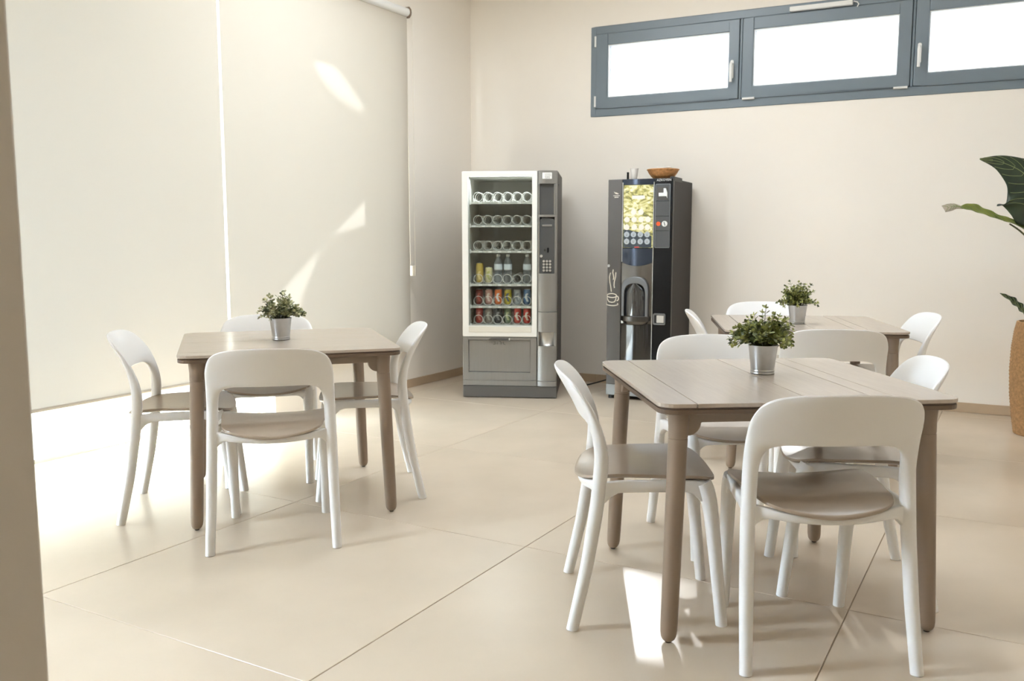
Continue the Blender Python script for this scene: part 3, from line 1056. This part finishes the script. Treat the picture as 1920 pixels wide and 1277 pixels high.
def can(ri, k, col, band, label, slim=False, dx=0.0):
    p = V1M @ Vector((CX[k] + dx, .068 + .055, TZ[ri] + .0085))
    r = thing('drink_can', label, 'can', p, math.radians(24.2), 'cans in the snack machine')
    b = put('body', slim_me if slim else can_me, r); oset(b, cm(col))
    l = put('lid', lid_me, r); l.location = (0, 0, .1465 if slim else .1135)
    s = put('print_band', swirl_me, b); oset(s, cm(band))
def bottle(ri, k, label):
    p = V1M @ Vector((CX[k], .068 + .055, TZ[ri] + .0085))
    r = thing('water_bottle', label, 'bottle', p, math.radians(24.2), 'water bottles in the snack machine')
    MB().lathe([(.022, 0), (.030, .004), (.0312, .012), (.0312, .05), (.029, .056), (.0312, .062), (.0312, .085), (.029, .09), (.0312, .095), (.0312, .145), (.026, .168), (.014, .19), (.0125, .20)], 24).build('body', M['bottle'], r)
    MB().lathe([(.0316, .098), (.0318, .10), (.0318, .138), (.0316, .14)], 24).build('wrap_label', M['blabel'], r)
    MB().lathe([(.0145, .196), (.0148, .197), (.0148, .212), (.0135, .214)], 18).build('cap', M['bcap'], r)
can(3, 0, (214, 186, 92), (240, 220, 150), 'tall yellow can at left end of the bottles shelf', True, .004)
can(3, 1, (222, 214, 168), (190, 190, 110), 'pale cream can beside the tall yellow can')
bottle(3, 2, 'clear water bottle next to the cream can')
bottle(3, 3, 'middle one of the three clear water bottles')
bottle(3, 5, 'clear water bottle at right end of its shelf')
can(4, 0, (120, 44, 40), (170, 70, 60), 'dark red can at left end of the colourful can shelf')
can(4, 1, (196, 150, 142), (220, 205, 200), 'faded pink can left of the orange can')
can(4, 2, (226, 116, 50), (235, 235, 240), 'orange can with white print')
can(4, 3, (206, 190, 62), (90, 100, 120), 'yellow can between the orange and silver cans')
can(4, 4, (176, 184, 192), (120, 130, 140), 'silver can left of the blue can')
can(4, 5, (84, 124, 172), (220, 228, 236), 'blue can at right end of its shelf')
can(5, 0, (168, 52, 46), (190, 110, 100), 'red can at left end of the lowest shelf')
can(5, 1, (150, 140, 134), (190, 186, 180), 'dull grey can beside the left red can on lowest shelf')
can(5, 2, (58, 58, 58), (150, 150, 150), 'black can on the lowest shelf')
can(5, 3, (120, 140, 110), (190, 196, 150), 'green can on the lowest shelf')
can(5, 4, (206, 60, 52), (240, 228, 220), 'red can right of the green can on lowest shelf')
can(5, 5, (206, 60, 52), (240, 228, 220), 'red can at right end of the lowest shelf')

# ------------------------------------------------------------------ coffee machine
V2 = thing('coffee_vending_machine', 'tall black coffee vending machine with yellow lit poster and cup logo', 'vending machine', (-2.69, 6.145, 0), math.radians(5.0))
W2, H2, D2 = .485, 1.635, .585
ux = lambda x: (x - 118) * .000742
uz = lambda y: 1.635 - (y - 195) * .000748        # first crop
vz = lambda y: uz(y + 1170)                        # second crop
MB().box(.004, W2, .045, D2, .03, H2 - .004).build('cabinet', M['sidebk'], V2, 0, .004)
MB().box(W2 - .03, W2 + .002, .03, .26, H2 - .02, H2 + .012).build('lid_hinge', M['blackm'], V2, 0, .003)
MB().box(.0, W2, .006, .05, .112, H2).build('door', M['black'], V2, 0, .004)
MB().box(.0005, ux(262), .0, .008, .112, H2 - .001).build('left_panel', M['gun'], V2, 0, .002)
MB().box(.0, W2, .0, .05, .03, .110).build('base_panel', M['pbase'], V2, 0, .003)
for fx in (.03, W2 - .04):
    for fy in (.04, D2 - .05):
        MB().lathe([(.022, 0), (.022, .032)], 14, (fx, fy, 0)).build('foot', M['foot'], V2)
# centre column
x0, x1 = ux(268), ux(584)
def curved(z0, z1, depth, name, m, y0=.004, n=20, zc=None):
    rows = []
    nz = 10
    for i in range(nz + 1):
        rows.append([])
        for j in range(n + 1):
            t = j / n
            x = x0 + (x1 - x0) * t
            dd = depth(i / nz) if callable(depth) else depth
            zz = z0 + (z1 - z0) * i / nz
            if zc: zz = zc(i / nz, t, zz)
            rows[-1].append((x, y0 + dd * math.sin(PI * t), zz))
    return MB().grid(rows).build(name, m, V2)
curved(uz(250), H2 - .002, -.012, 'column_top', M['navy'])
curved(uz(1040), uz(868), lambda t: -.014 + .004 * t, 'column_visor', M['navy'], -.002, zc=lambda i, t, z: z + (1 - i) * .028 * (2 * t - 1) ** 2)
curved(vz(455), uz(985), -.008, 'column_cover', M['steel'], .003)
curved(.115, vz(440), -.026, 'column_cover', M['blackg'], .002)
for x in (ux(270), ux(586)):
    MB().box(x - .0022, x + .0022, -.005, .006, vz(820) if x > .2 else uz(1000), uz(228)).build('chrome_strip', M['silver'], V2, 0, .001)
# poster
px0, px1, pz0, pz1 = ux(281), ux(579), uz(862), uz(255)
post = MB().box(px0, px1, -.006, .004, pz0, pz1).build('poster', M['poster'], V2, 0)
MB().prism([(px0 + .002, pz0 + .002), (px1 - .006, pz0 + .002), (px1 - .006, uz(748)), (ux(530), uz(735)), (ux(470), uz(715)), (ux(430), uz(708)), (ux(330), uz(690)), (px0 + .002, uz(684))], -.0068, -.006, 'y').build('selector_plate', M['plate'], post, 0)
MB().box(ux(368), ux(497), -.0075, -.006, uz(388), uz(356)).build('poster_label', M['discl'], post, 0)
def drop(name, cx, cz, r, m, point):
    pts = []
    for i in range(20):
        a = PI / 2 + 2 * PI * i / 20
        q = r * (1.16 if (i == 0 and point) else 1)
        pts.append((cx + q * math.cos(a), cz + q * math.sin(a)))
    return MB().prism(pts, -.010, -.0068, 'y').build(name, m, post, 0)
for cy_, cols, m_ in ((516, (386, 460), 'discl'), (588, (320, 392, 464, 534), 'discl'), (662, (318, 396, 468, 530), 'discl'), (733, (319, 388, 458, 526), 'disc'), (801, (319, 388, 458, 527), 'disc')):
    for cx_ in cols:
        d_ = drop('selector_button', ux(cx_), uz(cy_), .0205, M[m_], True)
        if cy_ > 700:
            t = MB()
            t.box(ux(cx_) - .009, ux(cx_) + .009, -.0106, -.010, uz(cy_) + .002, uz(cy_) + .0045)
            t.box(ux(cx_) - .004, ux(cx_) + .004, -.0106, -.010, uz(cy_) - .009, uz(cy_) - .003)
            t.build('button_print', M['ink'], d_, 0)
MB().box(ux(398), ux(446), -.0075, -.0066, uz(862), uz(850)).build('red_mark', M['inkred'], post, 0)
MB().box(px0, px1, -.0085, -.006, uz(852), uz(846)).build('poster_rule', M['ringg'], post, 0) if False else None
# payment side
pp = MB().prism(rrect(ux(604), ux(742), uz(857), uz(254), .006, 3), -.001, .008, 'y').build('payment_panel', M['panel'], V2, 0, .0015)
fr = MB().ring(rrect(ux(598), ux(749), uz(862), uz(248), .009, 4), rrect(ux(604), ux(743), uz(857), uz(254), .006, 4), -.003, .008, 'y').build('payment_bezel', M['ringg'], V2, 30)
for y in (412, 556, 697):
    MB().box(ux(606), ux(740), -.0016, -.0008, uz(y + 1.5), uz(y - 1.5)).build('panel_joint', M['black'], pp, 0)
MB().box(ux(620), ux(722), -.0035, -.001, uz(402), uz(278)).build('reader_plate', M['gun'], pp, 0, .002)
MB().prism([(ux(636), uz(368)), (ux(712), uz(368)), (ux(722), uz(390)), (ux(722), uz(335)), (ux(706), uz(292)), (ux(684), uz(292)), (ux(684), uz(334)), (ux(636), uz(334))], -.012, -.0035, 'y').build('note_mouth', M['silver'], pp, 0, .001)
MB().tube([(ux(636), -.001, uz(630)), (ux(636), -.008, uz(630))], .0155, 20).build('return_button', M['orange'], pp)
sl_ = MB().tube([(ux(697), -.001, uz(630)), (ux(697), -.006, uz(630))], .0205, 24).build('coin_disc', M['tag'], pp)
MB().prism([(ux(688), uz(612)), (ux(694), uz(610)), (ux(707), uz(646)), (ux(701), uz(649))], -.0068, -.006, 'y').build('coin_slot', M['black'], sl_, 0)
tx = put('brand_lettering', text_mesh('AZKOYEN', .0225, .0006, M['text']), V2)
tx.rotation_euler = (PI / 2, 0, 0); tx.location = (ux(681), .0052, uz(213)); tx.scale = (1.02, 1, 1)
# lower right coin return
MB().ring(rrect(ux(598), ux(722), vz(442), vz(330), .012, 4), rrect(ux(612), ux(710), vz(428), vz(344), .008, 4), -.006, .008, 'y').build('coin_return_bezel', M['ringg'], V2, 30)
MB().box(ux(613), ux(709), .0045, .0062, vz(427), vz(345)).build('coin_return_well', M['blackm'], V2, 0)
MB().prism([(ux(634), vz(422)), (ux(706), vz(422)), (ux(706), vz(350)), (ux(634), vz(350))], -.003, .003, 'y').build('coin_return_flap', M['silver'], V2, 0, .002)
# cup niche
ncx = ux(418)
def arch_pts(hw, ztop, zb, n=24):
    P = [(ncx - hw, zb)]
    rz = hw * 1.12
    for i in range(n + 1):
        a = PI - PI * i / n
        c, s = math.cos(a), math.sin(a)
        P.append((ncx + hw * math.copysign(abs(c) ** .75, c), ztop - rz + rz * abs(s) ** .75))
    P.append((ncx + hw, zb))
    return P
zb_ = vz(372)
MB().ring(arch_pts(.101, vz(-25), zb_), arch_pts(.080, vz(40), zb_), -.034, .002, 'y', False).build('niche_surround', M['ringg'], V2, 30, .003)
rows = []
A = arch_pts(.0805, vz(38), zb_, 30)
wv = []
for i in range(9):
    z = zb_ + (vz(38) - zb_) * i / 8
    hw = .0795 if z < vz(38) - .088 else .0795 * math.sqrt(max(.02, 1 - ((z - (vz(38) - .088)) / .09) ** 2))
    wv.append([(ncx + hw * math.sin(PI / 2 * (j / 8 - 1)), -.004 - .034 * math.cos(PI / 2 * (j / 8 - 1)), z) for j in range(17)])
MB().grid(wv).build('cup_door', M['smoke'], V2)
cs = []
for z, k in ((vz(412), 1.0), (vz(362), 1.0)):
    cs.append([(ncx + .112 * math.cos(PI + PI * j / 20), -.002 + .066 * math.sin(PI + PI * j / 20), z) for j in range(21)])
MB().loops(cs).build('cup_shelf', M['gun'], V2, 40, .002)
cs = []
for z, k in ((vz(452), .62), (vz(440), .82), (vz(413), .92)):
    cs.append([(ncx + .108 * k * math.cos(PI + PI * j / 20), -.002 + .058 * k * math.sin(PI + PI * j / 20), z) for j in range(21)])
MB().loops(cs).build('drip_tray', M['steel'], V2, 40)
# lock, cup symbol, steam, small bird mark with two lines
MB().tube([(ux(133), .0, uz(1042)), (ux(133), -.007, uz(1042))], .0105, 16).build('lock', M['silver'], V2)
yl = -.0012
ic = MB()
def stroke(P, r=.0042):
    ic.tube([(ux(x), .0012, z) for x, z in P], r, 8)
def el(cx, cz, rx, rz, a0, a1, n=20):
    return [(cx + rx * math.cos(math.radians(a0 + (a1 - a0) * i / n)), vz(cz) + rz * .000748 * math.sin(math.radians(a0 + (a1 - a0) * i / n))) for i in range(n + 1)]
ic2 = lambda P: [(x, z) for x, z in P]
stroke(el(168, 168, 50, 20, 0, 360))
stroke([(118, vz(175)), (124, vz(205)), (138, vz(230)), (168, vz(236)), (198, vz(230)), (210, vz(205)), (216, vz(175))])
stroke(el(222, 195, 17, 22, -100, 110))
stroke(el(172, 252, 62, 16, 150, 390))
stroke([(x, vz(y)) for x, y in ((152, -60), (142, -20), (146, 30), (156, 80), (163, 130))])
stroke([(x, uz(y)) for x, y in ((180, 1078), (176, 1110), (184, 1140), (186, 1160), (182, 1180))])
stroke([(x, uz(y)) for x, y in ((208, 1105), (206, 1150), (192, 1200), (190, 1235), (195, 1262))])
ic.build('cup_symbol', M['icon'], V2)
bd = MB()
bd.prism([(ux(176), uz(312)), (ux(192), uz(322)), (ux(206), uz(322)), (ux(214), uz(328)), (ux(230), uz(336)), (ux(214), uz(340)), (ux(196), uz(336)), (ux(186), uz(328))], -.0012, .0, 'y')
bd.box(ux(170), ux(238), -.0012, 0, uz(356), uz(351))
for q in range(5):
    bd.box(ux(184) + q * .0062, ux(184) + q * .0062 + .0046, -.0012, 0, uz(374), uz(364))
bd.build('bird_mark', M['icon'], V2, 0)

V2M = Matrix.Translation((-2.69, 6.145, 0)) @ Matrix.Rotation(math.radians(5.0), 4, 'Z')
# things on top of the coffee machine
def woven(prof, n, rows, amp, name, m, parent, rib=24, inner=None):
    R = []
    L = len(prof) - 1
    for i in range(rows + 1):
        t = i / rows * L
        k = min(int(t), L - 1); f = t - k
        r = prof[k][0] * (1 - f) + prof[k + 1][0] * f
        z = prof[k][1] * (1 - f) + prof[k + 1][1] * f
        ring = []
        for j in range(n):
            a = 2 * PI * j / n
            bump = amp * (math.sin(rib * a + (PI if (i // 2) % 2 else 0)) * .5 + (.6 if i % 2 else -.4))
            ring.append(((r + bump) * math.cos(a), (r + bump) * math.sin(a), z))
        R.append(ring)
    if inner:
        for r, z in inner:
            R.append([(r * math.cos(2 * PI * j / n), r * math.sin(2 * PI * j / n), z) for j in range(n)])
    return MB().loops(R).build(name, m, parent, 70)
p = V2M @ Vector((.375, .13, H2 + .0005))
bk = thing('wicker_bowl', 'round brown wicker bowl of white papers on top of coffee machine', 'basket', p)
woven([(.062, 0), (.086, .02), (.104, .045), (.114, .066)], 96, 16, .0022, 'bowl', M['wicker'], bk, 24, [(.108, .066), (.098, .045), (.07, .01), (.01, .008)])
MB().tube([(.1145 * math.cos(2 * PI * j / 40), .1145 * math.sin(2 * PI * j / 40), .068) for j in range(40)], .0045, 8, close=True).build('rim', M['wicker'], bk)
rg = random.Random(2)
sh = thing('napkin_pile', 'white paper sachets heaped in the wicker bowl', 'napkins', p + Vector((0, 0, .05)))
for i in range(9):
    a = rg.random() * 6.28
    R3 = Matrix.Rotation(rg.random() * 3, 3, 'Z') @ Matrix.Rotation(rg.uniform(-.25, .25), 3, 'X')
    m_ = MB().box(-.032, .032, -.022, .022, -.002, .002)
    c_ = Vector((.03 * math.cos(a), .03 * math.sin(a), .004 + .0042 * i))
    MB().add([tuple(R3 @ Vector(v) + c_) for v in m_.v], m_.f).build('sachet', M['paper'], sh, 0)
p = V2M @ Vector((.165, .10, H2 + .0005))
cp = thing('paper_cup', 'white paper cup standing on top of the coffee machine', 'cup', p)
MB().lathe([(.021, 0), (.0215, .001), (.030, .078), (.0318, .080), (.0318, .082), (.029, .0825), (.0275, .079), (.0200, .004), (.001, .004)], 28, caps=False).build('cup_wall', M['paper'], cp)
p = V2M @ Vector((.118, .10, H2 + .0005))
bx = MB().box(-.008, .008, -.008, .008, 0, .056)
bo = bx.build('stirrer_box', M['black'], None, 0, .002)
bo.location = p; bo.rotation_euler = (0, -.0, .2)
tagit(bo, 'small upright black holder left of the white paper cup', 'holder')
# power cable
c0 = V2M @ Vector((-.0, .5, .09))
cab = MB().tube(catmull([tuple(V2M @ Vector((-.008, D2 - .05, .16))), tuple(V2M @ Vector((-.04, D2 - .04, .13))), (-2.83, 6.62, .085), (-2.95, 6.58, .04), (-3.06, 6.50, .012), (-3.15, 6.52, .008), (-3.24, 6.66, .012)], 6), .006, 8)
tagit(cab.build('power_cable', M['cable']), 'black power cable trailing between the two vending machines', 'cable')
plug = MB().box(-.03, .03, -.018, .018, 0, .034).build('plug_block', M['cable'], None, 0, .006)
plug.location = (-3.02, 6.40, 0.0); plug.rotation_euler = (0, 0, .5)
tagit(plug, 'black plug block on floor behind the snack machine side', 'plug')

# ------------------------------------------------------------------ large potted plant at the right edge
PB = Vector((.165, 6.335, 0))
bp_ = thing('potted_palm', 'large dark-leaved plant in tall woven jute basket at right edge', 'plant', PB)
woven([(.158, 0), (.175, .10), (.192, .24), (.201, .40), (.198, .54), (.188, .64), (.176, .70)], 168, 84, .0035, 'basket', M['jute'], bp_, 42, [(.166, .70), (.162, .60), (.01, .60)])
MB().lathe([(.16, .61), (.09, .63), (.001, .635)], 24, caps=False).build('soil', M['soil'], bp_)
def blade(pts, widths, curl, name, m, tipm=None, nx=10, side=None, wav=0.0, fold=0.0, right=None):
    """broad leaf: pts = midrib in local space, widths = half widths, side = direction of the blade's width"""
    P = catmull(pts, 6); Wd = catmull([(w,) for w in widths], 6); Wr = catmull([(w,) for w in (right or widths)], 6)
    rows, mids = [], []
    for i, p in enumerate(P):
        p = Vector(p)
        t = (Vector(P[min(i + 1, len(P) - 1)]) - Vector(P[max(i - 1, 0)])).normalized()
        s = (Vector(side) - t * Vector(side).dot(t)) if side else TWD.cross(t)
        s.normalize()
        n = t.cross(s)
        row = []
        for j in range(nx + 1):
            u = 2 * j / nx - 1
            w = Wd[i][0] if u > 0 else Wr[i][0]
            row.append(tuple(p + s * (w * u) + n * (curl * w * u * u + wav * w * abs(u) * math.sin(i * 1.1 + (3 if u < 0 else 0)) + fold * w * abs(u))))
        rows.append(row); mids.append(tuple(p + n * .0015))
    leaf = MB().grid(rows).build(name, m, bp_, 70)
    sm = leaf.modifiers.new('solid', 'SOLIDIFY'); sm.thickness = .0015
    MB().tube(mids, [.0045 * (1 - .8 * i / len(mids)) for i in range(len(mids))], 6).build('midrib', M['vein'], leaf)
    v = MB()
    for i in range(5, len(rows) - 3, 3):
        for sg in (1, -1):
            mid = nx // 2
            q = []
            for k in range(mid):
                ii = min(len(rows) - 1, i + int(k * .9))
                a = Vector(rows[ii][mid + sg * k]) + Vector((0, -.002, .001))
                q.append(tuple(a))
            v.tube(q, .0016, 4)
    v.build('side_veins', M['vein'], leaf)['kind'] = 'stuff'
    return leaf
RT = Vector((math.cos(math.radians(29.73)), math.sin(math.radians(29.73)), 0))   # to the right of the plant as one enters the room
TWD = Vector((math.sin(math.radians(29.73)), -math.cos(math.radians(29.73)), 0)) # towards the room
def L3(r, z, t=0):
    return tuple(RT * r + TWD * t + Vector((0, 0, z)))
def stalk(P, r=.008):
    MB().tube(catmull(P, 5), [r * (1.15 - .5 * i / (5 * (len(P) - 1))) for i in range(5 * (len(P) - 1) + 1)], 8).build('stem', M['stem'], bp_)
# heights above floor; r measured from the basket's centre
stalk([L3(.02, .60), L3(-.02, .85, .02), L3(-.10, 1.08, .05), L3(-.20, 1.28, .08)])
blade([L3(-.20, 1.27, .08), L3(-.17, 1.40, .09), L3(-.20, 1.51, .10), L3(-.29, 1.60, .09), L3(-.41, 1.655, .08), L3(-.53, 1.672, .08)],
      [.09, .235, .205, .12, .05, .004], -.10, 'leaf', M['bigleaf'], wav=.03, nx=14, right=[.06, .17, .19, .085, .040, .004])
stalk([L3(.02, .60), L3(.01, .9, .03), L3(-.09, 1.10, .05), L3(-.241, 1.236, .07), L3(-.33, 1.293, .08)], .007)
lf = blade([L3(-.22, 1.262, .06), L3(-.30, 1.298, .07), L3(-.389, 1.322, .08), L3(-.486, 1.355, .08), L3(-.567, 1.380, .08), L3(-.63, 1.389, .08)],
      [.010, .022, .022, .030, .034, .008], -.5, 'leaf', M['bigleaf2'], side=L3(.1, .75, -.75), wav=.12)
lf['label'] = 'yellow-green leaf reaching furthest left'
lf = blade([L3(-.61, 1.388, .08), L3(-.655, 1.398, .085), L3(-.69, 1.394, .085), L3(-.731, 1.383, .09)], [.008, .018, .026, .024], .2, 'leaf', M['drytip'], side=L3(.1, .8, -.5))
lf['label'] = 'dry pale leaf tip'
stalk([L3(.03, .60), L3(-.05, .66, .05), L3(-.18, .735, .08)], .006)
blade([L3(-.16, .715, .08), L3(-.21, .765, .08), L3(-.25, .805, .08), L3(-.30, .845, .08), L3(-.361, .881, .08)],
      [.012, .030, .032, .024, .002], -.3, 'leaf', M['bigleaf'], side=L3(.35, .6, -.6), wav=.2)
for (a, h, rr) in ((.25, 1.55, .30), (.05, 1.75, .22), (.42, 1.25, .34)):
    stalk([L3(.02, .60), L3(.05 + a * .2, .95, .0), L3(a * .6, h - .15, -.02)], .008)
    blade([L3(a * .6, h - .16, -.02), L3(a * .8, h, -.02), L3(a + .1, h + .12, -.02), L3(a + .22, h + .12, -.02), L3(a + .36, h, -.02)],
          [.03, .12, .15, .11, .004], -.2, 'leaf', M['bigleaf'], side=L3(.2, .4, .9), wav=.04)
